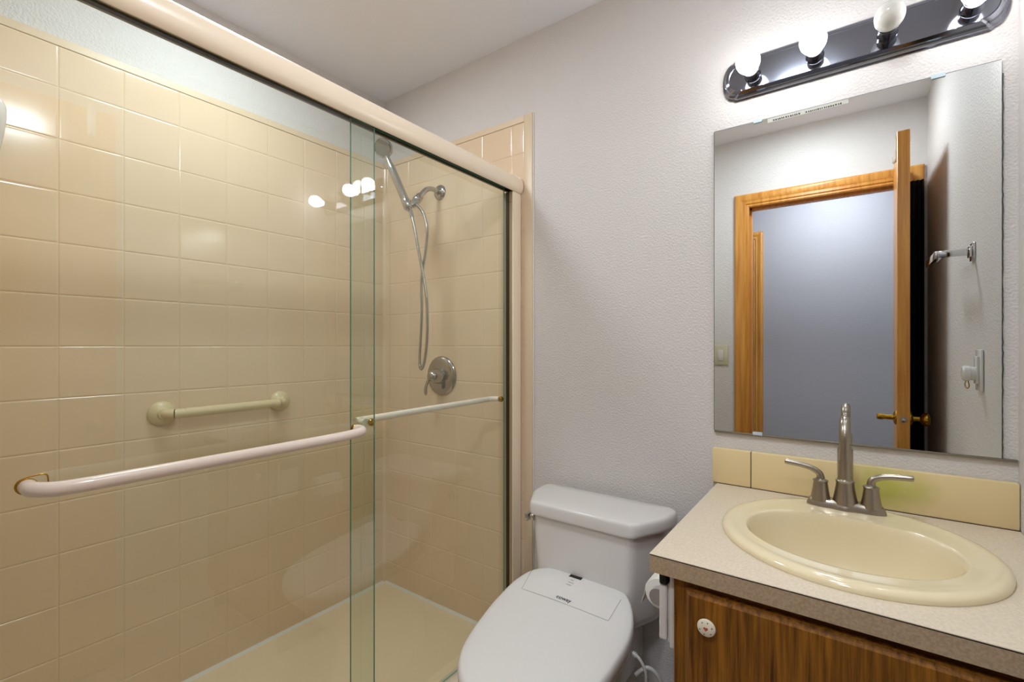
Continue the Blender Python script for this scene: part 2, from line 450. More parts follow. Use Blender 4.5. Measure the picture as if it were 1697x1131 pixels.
def pane(name, x, y0, y1, z0, z1):
    bm = B(); t = .003
    v = {}
    for i, xx in enumerate((x-t, x+t)):
        for j, yy in enumerate((y0, y1)):
            for k, zz in enumerate((z0, z1)): v[i, j, k] = bm.verts.new((xx, yy, zz))
    def f(a, mi): bm.faces.new([v[q] for q in a]).material_index = mi
    f([(0, 0, 0), (0, 1, 0), (0, 1, 1), (0, 0, 1)], 0); f([(1, 0, 0), (1, 0, 1), (1, 1, 1), (1, 1, 0)], 0)
    f([(0, 0, 0), (0, 0, 1), (1, 0, 1), (1, 0, 0)], 1); f([(0, 1, 0), (1, 1, 0), (1, 1, 1), (0, 1, 1)], 1)
    f([(0, 0, 1), (0, 1, 1), (1, 1, 1), (1, 0, 1)], 1); f([(0, 0, 0), (1, 0, 0), (1, 1, 0), (0, 1, 0)], 1)
    bmesh.ops.recalc_face_normals(bm, faces=bm.faces)
    return obj(name, bm, None, enc, mats=[M_glass, M_glassedge], keepn=True)
pO = pane('glass_panel', XO, -1.500, -.702, .1085, 1.8375); pO['label'] = 'outer sliding glass panel with thick towel bar'
pI = pane('glass_panel', XI, -.7545, -.066, .1085, 1.8375); pI['label'] = 'inner sliding glass panel with bar inside'
def sub(name, bm, m, par, **k):
    o = obj(name, bm, m, None, **k); o.parent = par
    o.matrix_parent_inverse = Matrix.Identity(4)
    return o
# the panes are parented with an offset: keep sub-parts in the pane's local (= world) frame
# outer towel bar
zb = .9995
bm = B()
tube(bm, crom([(XO+.004, -.762, zb+.004), (XO+.022, -.762, zb+.004), (XO+.042, -.775, zb+.003), (XO+.053, -.810, zb+.002), (XO+.055, -.90, zb), (XO+.055, -1.25, zb-.002), (XO+.055, -1.31, zb-.002), (XO+.049, -1.345, zb-.002), (XO+.030, -1.366, zb-.001), (XO+.004, -1.370, zb)], 8), .0118, 18)
sub('towel_bar', bm, M_bar, pO)
for y, dz in ((-1.370, 0), (-.762, .004)):
    bm = B(); rstub(bm, (XO+.0032, y, zb+dz), (1, 0, 0), 0, 0, 24, [(.0130, 0), (.0130, .002), (.012, .003)])
    sub('brass_washer', bm, M_brass, pO)
    bm = B(); rstub(bm, (XO-.0032, y, zb+dz), (-1, 0, 0), 0, 0, 24, [(.011, 0), (.011, .004), (.009, .006)])
    sub('bolt', bm, M_brass, pO)
bm = B()
tube(bm, crom([(XO+.0045, y, z) for y, z in ((-1.371, .986), (-1.380, .992), (-1.3835, 1.001), (-1.380, 1.0095), (-1.368, 1.014), (-1.352, 1.0155), (-1.347, 1.012), (-1.346, 1.002))], 8), .0010, 8)
sub('wire_loop', bm, M_brass, pO)
# inner bar
zi = 1.011
bm = B()
tube(bm, crom([(XI-.004, -.090, zi+.006), (XI-.022, -.092, zi+.006), (XI-.04, -.108, zi+.005), (XI-.046, -.14, zi+.004), (XI-.046, -.66, zi-.002), (XI-.042, -.687, zi-.003), (XI-.024, -.702, zi-.003), (XI-.004, -.704, zi-.003)], 8), .0105, 16)
sub('inner_bar', bm, M_bar, pI)
for y, dz in ((-.090, .006), (-.690, -.003)):
    bm = B(); rstub(bm, (XI+.0032, y, zi+dz), (1, 0, 0), 0, 0, 24, [(.0105, 0), (.0105, .004), (.0085, .006), (.003, .0065)])
    sub('brass_bolt', bm, M_brass, pI)

# ------------------------------------------------------------------ grab bar
gb = thing('grab_bar', 'almond coloured grab bar on the tiled shower wall', 'grab bar', (XL+.0055, -.735, .995))
xg = XL+.0055
bm = B()
tube(bm, crom([(xg+.004, -.935, .994), (xg+.030, -.932, .994), (xg+.046, -.915, .994), (xg+.050, -.88, .994), (xg+.050, -.60, .996), (xg+.046, -.562, .996), (xg+.030, -.540, .997), (xg+.004, -.537, .997)], 8), .0165, 20)
obj('bar', bm, M_almond, gb)
for y, z in ((-.937, .994), (-.535, .997)):
    bm = B(); rstub(bm, (xg, y, z), (1, 0, 0), 0, 0, 32, [(.041, 0), (.041, .004), (.038, .010), (.030, .017), (.020, .022), (.017, .03)])
    obj('flange', bm, M_almond, gb)
for y in (-.885, -.60):
    bm = B(); rstub(bm, (xg+.050, y-.0015, .995), (0, 1, 0), .01695, .003, 20); obj('sleeve_ring', bm, M_almond, gb)

# ------------------------------------------------------------------ shower arm, hand shower, hose, valve
yb = -.0055
arm = thing('shower_holder', 'chrome shower arm with wall flange and swivel bracket', 'shower holder', (-1.494, yb, 1.913))
bm = B(); rstub(bm, (-1.494, yb, 1.913), (0, -1, 0), 0, 0, 32, [(.034, 0), (.034, .003), (.030, .009), (.022, .012), (.0145, .014), (.0145, .022)]); obj('flange', bm, M_chrome_dull, arm)
bm = B(); tube(bm, crom([(-1.494, yb-.01, 1.913), (-1.494, -.05, 1.916), (-1.494, -.085, 1.907), (-1.494, -.11, 1.885), (-1.494, -.135, 1.857)], 8), .0108, 16); obj('pipe', bm, M_chrome_dull, arm)
bm = B()
d = Vector((0, -.66, -.75)).normalized(); p = Vector((-1.494, -.125, 1.868))
rstub(bm, p, d, 0, 0, 20, [(.013, 0), (.0165, .004), (.0165, .016), (.014, .018), (.018, .022), (.0185, .034), (.014, .040), (.010, .043)]); obj('swivel_nut', bm, M_chrome_dull, arm)
hd = (Vector((-1.583, -.245, 2.046))-Vector((-1.500, -.180, 1.800))).normalized()
hb = Vector((-1.497, -.182, 1.790))
bm = B()
rstub(bm, hb+hd*.010, hd, 0, 0, 20, [(.0175, 0), (.0195, .004), (.0195, .038), (.0175, .042)])
rstub(bm, Vector((-1.494, -.150, 1.838)), Vector((-.1, -.6, -.6)), 0, 0, 16, [(.0165, 0), (.0165, .02), (.012, .035)])
obj('holder_clip', bm, M_chrome_dull, arm)
hs = thing('hand_shower', 'chrome hand shower with long ribbed hose looped below', 'shower head', hb)
bm = B(); rstub(bm, hb, hd, 0, 0, 20, [(.010, 0), (.0135, .01), (.0155, .03), (.0165, .06), (.0165, .19), (.0150, .205), (.012, .215), (.012, .245)]); obj('handle', bm, M_chrome_dull, hs)
hc = Vector((-1.583, -.25, 2.052)); hn = Vector((.34, -.80, -.55)).normalized()
bm = B(); rstub(bm, hc-hn*.018, hn, 0, 0, 36, [(.022, 0), (.034, .005), (.0395, .013), (.0400, .022), (.0385, .027), (.036, .028), (.0335, .0265), (.033, .0262)]); head = obj('spray_head', bm, M_chrome_dull, hs)
M_spray = mat('spray_plate', '#8f8a80', .45, metal=.4, bump=(500, .002, .8))
bm = B(); rstub(bm, hc-hn*.018, hn, 0, 0, 36, [(.0335, .0258), (.033, .0272), (.01, .0282)]); sub('spray_plate', bm, M_spray, head)
hose = [(-1.499, 1.785), (-1.461, 1.713), (-1.442, 1.633), (-1.429, 1.554), (-1.413, 1.432), (-1.41, 1.322), (-1.416, 1.234), (-1.432, 1.157), (-1.453, 1.125), (-1.464, 1.160), (-1.458, 1.267), (-1.453, 1.379), (-1.456, 1.49), (-1.445, 1.556), (-1.429, 1.62), (-1.42, 1.707), (-1.440, 1.772), (-1.466, 1.806), (-1.489, 1.826)]
hose[0] = (-1.492, 1.790); hose[1] = (-1.472, 1.713); hose[2] = (-1.455, 1.633); hose[3] = (-1.438, 1.554)
hp3 = []
for i, (x, z) in enumerate(hose):
    t = i/(len(hose)-1)
    hp3.append((x, -.182+.014*math.sin(t*PI)+(.022*t), z))
pl = crom(hp3, 40)
bm = B(); tube(bm, pl, [.0064 if i % 3 else .0053 for i in range(len(pl))], 8); obj('hose', bm, M_chrome_dull, hs, ang=80)
bm = B(); tube(bm, [pl[-16], pl[-1]], .0085, 14); obj('hose_nut', bm, M_chrome_dull, hs)
bm = B(); tube(bm, [pl[0], pl[14]], .0085, 14); obj('hose_nut', bm, M_chrome_dull, hs)

vl = thing('shower_valve', 'round chrome shower mixer valve with lever handle', 'shower valve', (-1.483, yb, 1.088))
bm = B(); rstub(bm, (-1.483, yb, 1.088), (0, -1, 0), 0, 0, 48, [(.088, 0), (.088, .003), (.083, .009), (.070, .014), (.055, .016), (.036, .017), (.036, .02)]); obj('escutcheon', bm, M_chrome_dull, vl)
bm = B(); rstub(bm, (-1.483, yb-.017, 1.088), (0, -1, 0), 0, 0, 32, [(.036, 0), (.033, .018), (.027, .034), (.024, .05), (.018, .058), (.008, .062)]); hub = obj('hub', bm, M_chrome_dull, vl)
bm = B(); tube(bm, crom([(-1.487, -.062, 1.112), (-1.492, -.070, 1.09), (-1.502, -.078, 1.06), (-1.508, -.082, 1.03), (-1.506, -.082, 1.005)], 6), [.010]*6+[.011]*7+[.012]*7+[.0125]*3+[.009, .004], 14, flat=(1, .55)); obj('lever', bm, M_chrome_dull, vl)

# white dispenser at the left edge, on the tiled wall
sd = thing('wall_dispenser', 'white rounded dispenser on the shower wall at the left edge', 'dispenser', (XL+.0055, -1.33, 1.82))
bm = B()
rings = []
for z, a, b in ((1.735, .012, .020), (1.75, .028, .036), (1.79, .038, .042), (1.83, .044, .046), (1.86, .043, .046), (1.878, .036, .040), (1.886, .020, .026)):
    rings.append([(XL+.0055+.001+a+a*math.cos(k*2*PI/20), -1.345+b*math.sin(k*2*PI/20), z) for k in range(20)])
loft(bm, rings); obj('body', bm, M_plast, sd)
bm = B(); box(bm, XL+.0055, XL+.012, -1.385, -1.32, 1.75, 1.87, .003, 1); obj('back_plate', bm, M_plast2, sd)

# ------------------------------------------------------------------ toilet
XT = -.671
toilet = thing('toilet', 'white two-piece toilet with an electric bidet seat', 'toilet', (XT, -.35, 0))
def rrect(hx_back, hx_front, y0, y1, r, n=6, ch=0):
    """rounded trapezoid outline, y0 = back (near wall), y1 = front (more negative)"""
    pts = []
    cs = [(hx_back, y0), (hx_front, y1), (-hx_front, y1), (-hx_back, y0)]
    m = len(cs)
    for i in range(m):
        p = Vector((*cs[i], 0)); a = Vector((*cs[i-1], 0)); b = Vector((*cs[(i+1) % m], 0))
        u = (a-p).normalized(); v = (b-p).normalized()
        rr_ = r[i] if isinstance(r, (list, tuple)) else r
        s = p+u*rr_; e = p+v*rr_
        for k in range(n+1):
            t = k/n
            q = s*(1-t)**2+p*2*t*(1-t)+e*t*t
            pts.append((XT+q.x, q.y))
    return pts
def scaled(pts, s, cy, dy=0): return [(XT+(x-XT)*s, cy+(y-cy)*s+dy) for x, y in pts]
# lid of the tank: back wide, front corners cut back
ldef = [(.2395, -.035), (.2440, -.085), (.236, -.140), (.178, -.252), (-.178, -.252), (-.236, -.140), (-.2440, -.085), (-.2395, -.035)]
def poly_round(cs, rad, n=5):
    out = []
    m = len(cs)
    for i in range(m):
        p = Vector((*cs[i], 0)); a = Vector((*cs[i-1], 0)); b = Vector((*cs[(i+1) % m], 0))
        r1 = min(rad, (a-p).length*.48, (b-p).length*.48)
        s = p+(a-p).normalized()*r1; e = p+(b-p).normalized()*r1
        for k in range(n+1):
            t = k/n; q = s*(1-t)**2+p*2*t*(1-t)+e*t*t
            out.append((XT+q.x, q.y))
    return out
lo = poly_round(ldef, .024)
cyL = -.14
bm = B()
R = []
for s, z in ((.955, .674), (.985, .674), (.996, .677), (1.0, .684), (.998, .698), (.990, .7065), (.976, .7115), (.955, .7142), (.92, .7155), (.5, .7165)):
    R.append([(x, y, z) for x, y in scaled(lo, s, cyL)])
loft(bm, R); obj('tank_lid', bm, M_porc, toilet, ang=50)
bm = B()
R = []
for s, z, dy in ((.93, .673, 0), (.925, .60, .002), (.90, .50, .004), (.865, .42, .006), (.83, .395, .008), (.78, .385, .008)):
    R.append([(x, y, z) for x, y in [(XT+(x-XT)*s, -.04+(y+.04)*(.93 if z > .6 else .93-.25*(.6-z))+dy*0) for x, y in lo]])
loft(bm, R); obj('tank', bm, M_porc, toilet, ang=50)
# flush lever on the tank's left side
bm = B(); rstub(bm, (-.886, -.158, .628), (-1, 0, 0), 0, 0, 16, [(.013, 0), (.013, .006), (.008, .008), (.008, .016)]); box(bm, -.917, -.905, -.178, -.138, .613, .640, .003, 2); obj('flush_lever', bm, M_chrome, toilet)
# bowl
def egg(hw, yb_, yf, n=40, flatb=.35):
    out = []
    L_ = yb_-yf
    for k in range(n):
        a = 2*PI*k/n
        sx, cxx = math.sin(a), math.cos(a)
        yy = (yb_+yf)/2+.5*L_*cxx
        wx = hw*abs(sx)**(.75)*(1 if sx >= 0 else -1)
        if cxx < 0: wx *= (1-.12*(-cxx))
        out.append((XT+wx, yy))
    return out
bm = B()
R = []
for hw, y0, y1, z in ((.125, -.12, -.60, 0), (.12, -.12, -.59, .03), (.105, -.13, -.55, .12), (.115, -.14, -.56, .2), (.15, -.14, -.63, .29), (.178, -.14, -.69, .36), (.183, -.14, -.705, .395), (.178, -.145, -.70, .402)):
    R.append([(x, y, z) for x, y in egg(hw, y0, y1)])
loft(bm, R)
box(bm, XT-.13, XT+.13, -.26, -.03, .20, .384, .02, 2)
obj('bowl', bm, M_porc, toilet, ang=60)
# bidet seat: base, seat ring, lid
YAW = math.radians(4.5)
def rotp(x, y, c=(XT+.006, -.33)):
    dx, dy = x-c[0], y-c[1]
    return (c[0]+dx*math.cos(YAW)-dy*math.sin(YAW), c[1]+dx*math.sin(YAW)+dy*math.cos(YAW))
def interp(x, xs, ys):
    if x <= xs[0]: return ys[0]
    for i in range(len(xs)-1):
        if x <= xs[i+1]:
            t = (x-xs[i])/(xs[i+1]-xs[i]); return ys[i]*(1-t)+ys[i+1]*t
    return ys[-1]
hw_pts = [(-.192, .0), (-.196, .055), (-.205, .095), (-.222, .130), (-.25, .160), (-.29, .184), (-.34, .199), (-.40, .203), (-.46, .199), (-.52, .192), (-.58, .180), (-.63, .160), (-.67, .130), (-.70, .090), (-.714, .05), (-.719, .0)]
def lid_outline(n=6):
    right = [(XT+.006+w_, y, 0) for y, w_ in hw_pts]
    left = [(XT+.006-w_, y, 0) for y, w_ in reversed(hw_pts[1:-1])]
    P = right+left
    P = P+[P[0]]
    c = crom(P, n)[:-1]
    return [(v.x, v.y) for v in c]
LO = lid_outline()
def zlid(y): return interp(-y, [.20, .24, .36, .50, .80], [.508, .508, .470, .452, .425])
def zsm(y): return sum(zlid(y+d) for d in (-.03, -.02, -.01, 0, .01, .02, .03))/7
cl = (XT+.006, -.42)
def lidring(s, dz, f=zsm):
    out = []
    for x, y in LO:
        X_ = cl[0]+(x-cl[0])*s; Y_ = cl[1]+(y-cl[1])*s
        rx, ry = rotp(X_, Y_)
        out.append((rx, ry, f(Y_)+dz))
    return out
seat = obj('seat_base', (lambda bm: (loft(bm, [lidring(.93, -.02, lambda y: .418), lidring(.965, 0, lambda y: .405), lidring(.985, 0, lambda y: .413), lidring(.985, -.045), lidring(.96, -.040)]), bm)[1])(B()), M_plast, toilet)
bm = B()
loft(bm, [lidring(.97, -.034), lidring(.992, -.034), lidring(1.0, -.028), lidring(1.002, -.018), lidring(.996, -.009), lidring(.982, -.003), lidring(.96, .0), lidring(.90, .0025), lidring(.75, .005), lidring(.5, .0065), lidring(.25, .007), lidring(.08, .007)])
lid_bvh = BVHTree.FromBMesh(bm)
lid = obj('seat_lid', bm, M_plast, toilet, ang=60)
def drape(x, y, off=.0005):
    h = lid_bvh.ray_cast(Vector((x, y, .8)), Vector((0, 0, -1)))
    z = h[0].z if h[0] is not None else .47
    return Vector((x, y, z+off))
def ribbon(bm, pts, wid, off=.0005, n=24):
    P = []
    for a, b in zip(pts, pts[1:]):
        for k in range(n): P.append(Vector((*a, 0)).lerp(Vector((*b, 0)), k/n))
    P.append(Vector((*pts[-1], 0)))
    L_, R_ = [], []
    for i, p in enumerate(P):
        t = (P[min(i+1, len(P)-1)]-P[max(i-1, 0)]).normalized(); nn = Vector((-t.y, t.x, 0))*wid/2
        L_.append(bm.verts.new(drape(p.x+nn.x, p.y+nn.y, off))); R_.append(bm.verts.new(drape(p.x-nn.x, p.y-nn.y, off)))
    for i in range(len(P)-1): bm.faces.new((L_[i], R_[i], R_[i+1], L_[i+1]))
bm = B()
ribbon(bm, [(-.829, -.247), (-.808, -.350), (-.528, -.345), (-.526, -.262)], .0011)
M_groove = mat('panel_seam', '#77736e', .6)
sub('panel_seam', bm, M_groove, lid)
bm = B()
def drquad(x0, x1, y0, y1, off=.0008, n=6):
    g = [[bm.verts.new(drape(x0+(x1-x0)*i/n, y0+(y1-y0)*j/n, off)) for j in range(n+1)] for i in range(n+1)]
    for i in range(n):
        for j in range(n): bm.faces.new((g[i][j], g[i+1][j], g[i+1][j+1], g[i][j+1]))
drquad(-.703, -.662, -.247, -.213); sub('sensor_window', bm, M_black, lid)
bm = B()
for i, (a, b) in enumerate(((-.690, -.679), (-.693, -.675), (-.694, -.677))):
    y = -.259-.0105*i
    drquad(a, b, y, y+.0016)
sub('status_marks', bm, M_inkgrey, lid)
def text_bm(s, size):
    cu = bpy.data.curves.new('lettering', 'FONT'); cu.body = s; cu.size = size; cu.align_x = 'CENTER'; cu.offset = size*.012
    o = bpy.data.objects.new('lettering', cu); COL.objects.link(o)
    dg = bpy.context.evaluated_depsgraph_get()
    me = bpy.data.meshes.new_from_object(o.evaluated_get(dg))
    bpy.data.objects.remove(o)
    t = B(); t.from_mesh(me); bpy.data.meshes.remove(me)
    bmesh.ops.triangulate(t, faces=t.faces)
    return t
t = text_bm('coway', .0175)
for v in t.verts: v.co = drape(-.672+v.co.x*1.06, -.338+v.co.y, .0010)
sub('lettering', t, M_ink, lid, keepn=True)
# chromed sensor edge + right side connector are on the seat base
bm = B(); box(bm, -.476, -.470, -.40, -.35, .418, .436, .001, 1); obj('side_button', bm, M_black, toilet)

cord = thing('power_cord', 'pale grey power cord looping beside the toilet bowl', 'cord', (-.45, -.33, .35))
bm = B()
cp = [(-.490, -.325, .405), (-.468, -.322, .402), (-.450, -.320, .392), (-.436, -.315, .362), (-.437, -.310, .325), (-.452, -.30, .290), (-.475, -.29, .262), (-.497, -.27, .245)]
tube(bm, crom(cp, 8), .0042, 10)
obj('cable', bm, M_cord, cord)
bm = B(); tube(bm, crom([(-.497, -.23, .28), (-.47, -.21, .300), (-.445, -.20, .285), (-.430, -.19, .245), (-.440, -.17, .19), (-.48, -.12, .12), (-.50, -.03, .10)], 8), .006, 10); obj('water_hose', bm, M_cord, cord)
q = crom(cp[:4], 10)
bm = B()
for i in range(2, 16, 2): tube(bm, [q[i], q[i]+(q[i+1]-q[i]).normalized()*.0022], .0068, 12)
obj('strain_relief', bm, M_cord, cord)

# ------------------------------------------------------------------ vanity
CX0, CX1, CZ, CYF = -.322, XR-.001, .81, -.607
van = thing('vanity_cabinet', 'brown oak vanity cabinet under the beige counter', 'cabinet', (0, -.29, 0))
VX0 = -.281
bm = B()
box(bm, VX0, VX0+.018, -.564, -.003, 0, .774); box(bm, XR-.02, XR-.002, -.564, -.003, 0, .774); box(bm, VX0+.018, XR-.02, -.564, -.003, .09, .105)
box(bm, VX0+.018, XR-.02, -.02, -.003, .105, .774)
obj('carcass', bm, M_dark, van)
bm = B()
box(bm, VX0, VX0+.045, -.584, -.5645, .09, .7735, .001, 1); obj('face_stile', bm, M_dark, van)
bm = B(); box(bm, XR-.045, XR-.002, -.584, -.5645, .09, .7735, .001, 1); obj('face_stile', bm, M_dark, van)
for z0, z1 in ((.735, .7735), (.09, .13)):
    bm = B(); box(bm, VX0+.0455, XR-.0455, -.584, -.5645, z0, z1, .001, 1); obj('face_rail', bm, M_darkx, van)
bm = B(); box(bm, VX0+.01, XR-.01, -.52, -.505, 0, .0895); obj('toe_kick', bm, M_darkx, van)
def vdoor(x0, x1, name, knob_x):
    bm = B()
    z0, z1 = .115, .757
    e = .016
    R = [[(x0+i, y, z0+i), (x1-i, y, z0+i), (x1-i, y, z1-i), (x0+i, y, z1-i)] for i, y in ((0, -.5845), (0, -.594), (.002, -.5985), (.006, -.6015), (.009, -.6035))]
    R = [[Vector(p) for p in r] for r in R]
    loft(bm, R)
    d_ = obj(name, bm, M_dark, van, ang=20)
    kn = Vector((knob_x-.004, -.6035, .705))
    bm = B()
    rstub(bm, kn, (0, -1, 0), 0, 0, 28, [(.009, 0), (.008, .005), (.012, .007), (.0150, .010), (.0160, .013), (.0150, .0155), (.012, .0170), (.006, .0180), (.001, .0183)])
    for v in bm.verts: v.co.x = kn.x+(v.co.x-kn.x)*1.02
    bv = BVHTree.FromBMesh(bm)
    sub('knob', bm, M_knobcer, d_)
    def paint(shape, m, nm='painted_motif'):
        b2 = B()
        for poly in shape:
            vs = []
            for x, z in poly:
                h = bv.ray_cast(Vector((kn.x+x, -.7, kn.z+z)), Vector((0, 1, 0)))
                vs.append(b2.verts.new((kn.x+x, (h[0].y if h[0] is not None else kn.y-.025)-.0003, kn.z+z)))
            b2.faces.new(vs)
        bmesh.ops.triangulate(b2, faces=b2.faces)
        return sub(nm, b2, m, d_)
    heart = []
    for k in range(28):
        t_ = 2*PI*k/28
        heart.append((.00026*16*math.sin(t_)**3, .00026*(13*math.cos(t_)-5*math.cos(2*t_)-2*math.cos(3*t_)-math.cos(4*t_))))
    fan = [[(0, 0), heart[k], heart[(k+1) % 28]] for k in range(28)]
    paint(fan, M_red, 'painted_heart')
    lv = []
    for a in (20, 75, 125, 200, 255, 320):
        a = math.radians(a); cx_, cz_ = .0112*math.cos(a), .0112*math.sin(a)
        lv.append([(cx_-.0014, cz_-.0008), (cx_+.0006, cz_-.0014), (cx_+.0014, cz_+.0010), (cx_-.0004, cz_+.0016)])
    paint(lv, M_leaf, 'painted_leaves')
    return d_
vdoor(-.256, .281, 'cabinet_door', -.2085)

top = thing('countertop', 'beige laminate countertop with tan front edge and backsplash', 'countertop', (0, -.3, .775))
# slab with an oval hole
SC = (-.003, -.310); SA, SBb = .240, .247
bm = B()
n = 96
def rect_pt(a, x0, x1, y0, y1, c):
    dx, dy = math.cos(a), math.sin(a)
    t = 1e9
    if dx > 1e-9: t = min(t, (x1-c[0])/dx)
    if dx < -1e-9: t = min(t, (x0-c[0])/dx)
    if dy > 1e-9: t = min(t, (y1-c[1])/dy)
    if dy < -1e-9: t = min(t, (y0-c[1])/dy)
    return (c[0]+dx*t, c[1]+dy*t)
angs = [2*PI*k/n for k in range(n)]
corner = [math.atan2(y-SC[1], x-SC[0]) % (2*PI) for x in (CX0, CX1) for y in (CYF, -.001)]
angs = sorted(angs+corner)
outer = [rect_pt(a, CX0, CX1, CYF, -.001, SC) for a in angs]
inner = [(SC[0]+(SA-.02)*math.cos(a), SC[1]+(SBb-.02)*math.sin(a)) for a in angs]
loft(bm, [[(x, y, CZ) for x, y in inner], [(x, y, CZ) for x, y in outer], [(x, y, CZ-.0012) for x, y in outer]], cap0=False, cap1=False)
loft(bm, [[(x, y, CZ) for x, y in inner], [(x, y, CZ-.03) for x, y in inner]], False, False)
obj('laminate_top', bm, M_counter, top, keepn=False)
bm = B()
box(bm, CX0+.0003, CX1, CYF+.0004, CYF+.02, CZ-.036, CZ-.0035); box(bm, CX0+.0003, CX0+.02, CYF+.02, -.001, CZ-.036, CZ-.0035)
obj('front_edge', bm, M_edge, top)
bm = B(); box(bm, CX0+.0008, CX1, CYF+.0009, CYF+.02, CZ-.0035, CZ-.0014); box(bm, CX0+.0008, CX0+.02, CYF+.02, -.001, CZ-.0035, CZ-.0014)
obj('edge_seam', bm, M_seam, top)
def splash_mat():
    m = mat('backsplash_laminate', '#e8d19e', .35)
    nt = m.node_tree; N = nt.nodes; L = nt.links; b = N['Principled BSDF']
    tc = N['Texture Coordinate']
    mp = N.new('ShaderNodeMapping'); mp.inputs['Location'].default_value = (-.075, 0, -.868)
    sc = N.new('ShaderNodeMapping'); sc.inputs['Scale'].default_value = (13, 1, 19)
    ln = N.new('ShaderNodeVectorMath'); ln.operation = 'LENGTH'
    no = N.new('ShaderNodeTexNoise'); no.inputs['Scale'].default_value = 14
    ad = N.new('ShaderNodeMath'); ad.operation = 'ADD'
    r = N.new('ShaderNodeValToRGB'); r.color_ramp.elements[0].position = .75; r.color_ramp.elements[1].position = 1.75/1.0 if False else 1.0
    mr = N.new('ShaderNodeMath'); mr.operation = 'MULTIPLY'; mr.inputs[1].default_value = .55
    mx = N.new('ShaderNodeMix'); mx.data_type = 'RGBA'
    mx.inputs[6].default_value = lin('#c4bf60'); mx.inputs[7].default_value = lin('#e8d19e')  # soft yellow-green reflection painted into the laminate colour
    L.new(tc.outputs['Object'], mp.inputs['Vector']); L.new(mp.outputs[0], sc.inputs['Vector']); L.new(sc.outputs[0], ln.inputs[0])
    L.new(tc.outputs['Object'], no.inputs['Vector'])
    L.new(ln.outputs['Value'], ad.inputs[0]); L.new(no.outputs['Fac'], ad.inputs[1]); L.new(ad.outputs[0], mr.inputs[0])
    r.color_ramp.elements[0].position = .5; r.color_ramp.elements[1].position = 1.0
    L.new(mr.outputs[0], r.inputs['Fac']); L.new(r.outputs['Color'], mx.inputs[0]); L.new(mx.outputs[2], b.inputs['Base Color'])
    return m
M_splash = splash_mat()
bm = B(); box(bm, -.336, -.2315, -.02, -.0005, CZ+.0005, .915, .003, 2); obj('backsplash', bm, M_splash, top)
bm = B(); box(bm, -.2305, CX1, -.02, -.0005, CZ+.0005, .915, .003, 2); obj('backsplash', bm, M_splash, top)
bm = B(); box(bm, -.2316, -.2304, -.0192, -.001, CZ+.0005, .913); obj('joint', bm, M_seam, top)
bm = B(); box(bm, -.332, CX1, -.0215, -.0195, CZ+.0001, CZ+.0012); obj('splash_seam', bm, M_seam, top)

# sink
sink = thing('sink', 'round biscuit porcelain drop-in sink in the beige counter', 'sink', (SC[0], SC[1], CZ))
bm = B()
NS = 96
BC = (-.007, -.335); BA, BBk = .184, .160
def ell(c, a, b, z, flat=0, pw=1.0):
    out = []
    for k in range(NS):
        t_ = 2*PI*k/NS
        x = c[0]+a*math.cos(t_); y = c[1]+b*math.sin(t_)
        if flat and math.sin(t_) > 0:
            # shallow scallop where the faucet deck dips into the bowl
            u = (x-c[0])/a
            y -= flat*math.exp(-((abs(u)-.0)/.62)**8)*(1-abs(u)**2*.0)*max(0, math.sin(t_))**2
        out.append((x, y, z))
    return out
def mixr(A_, B_, t): return [tuple(a*(1-t)+b*t for a, b in zip(p, q)) for p, q in zip(A_, B_)]
o0 = ell(SC, SA, SBb, CZ+.0005); 
lip = ell(BC, BA, BBk, CZ+.014, .016)
rings = [ell(SC, SA-.018, SBb-.018, CZ-.02), ell(SC, SA-.012, SBb-.012, CZ+.0005), o0, ell(SC, SA+.0005, SBb+.0005, CZ+.006), ell(SC, SA-.002, SBb-.002, CZ+.0105), ell(SC, SA-.007, SBb-.007, CZ+.0138),
         ell(SC, SA-.014, SBb-.014, CZ+.0152), ell(SC, SA-.022, SBb-.022, CZ+.0150), ell(SC, SA-.028, SBb-.028, CZ+.0138), ell(SC, SA-.034, SBb-.034, CZ+.0130)]
a_ = rings[-1]
rings += [mixr(a_, lip, .5), mixr(a_, lip, .85), [(x, y, CZ+.0138) for x, y, z in lip], ]
for s, z in ((.985, .0105), (.965, .003), (.94, -.012), (.90, -.04), (.82, -.08), (.68, -.115), (.48, -.135), (.25, -.142), (.12, -.144)):
    rings.append([(BC[0]+(x-BC[0])*s, BC[1]+(y-BC[1])*s+(1-s)*.01, CZ+z) for x, y, _ in ell(BC, BA, BBk, 0, .016*max(0, 1-(1-s)*4))])
loft(bm, rings, cap0=False)
obj('basin', bm, M_sink, sink, ang=60)
bm = B(); rstub(bm, (BC[0], BC[1]+.01, CZ-.1445), (0, 0, 1), 0, 0, 28, [(.024, 0), (.024, .003), (.020, .004), (.018, .002)]); obj('drain', bm, M_chrome_dull, sink)

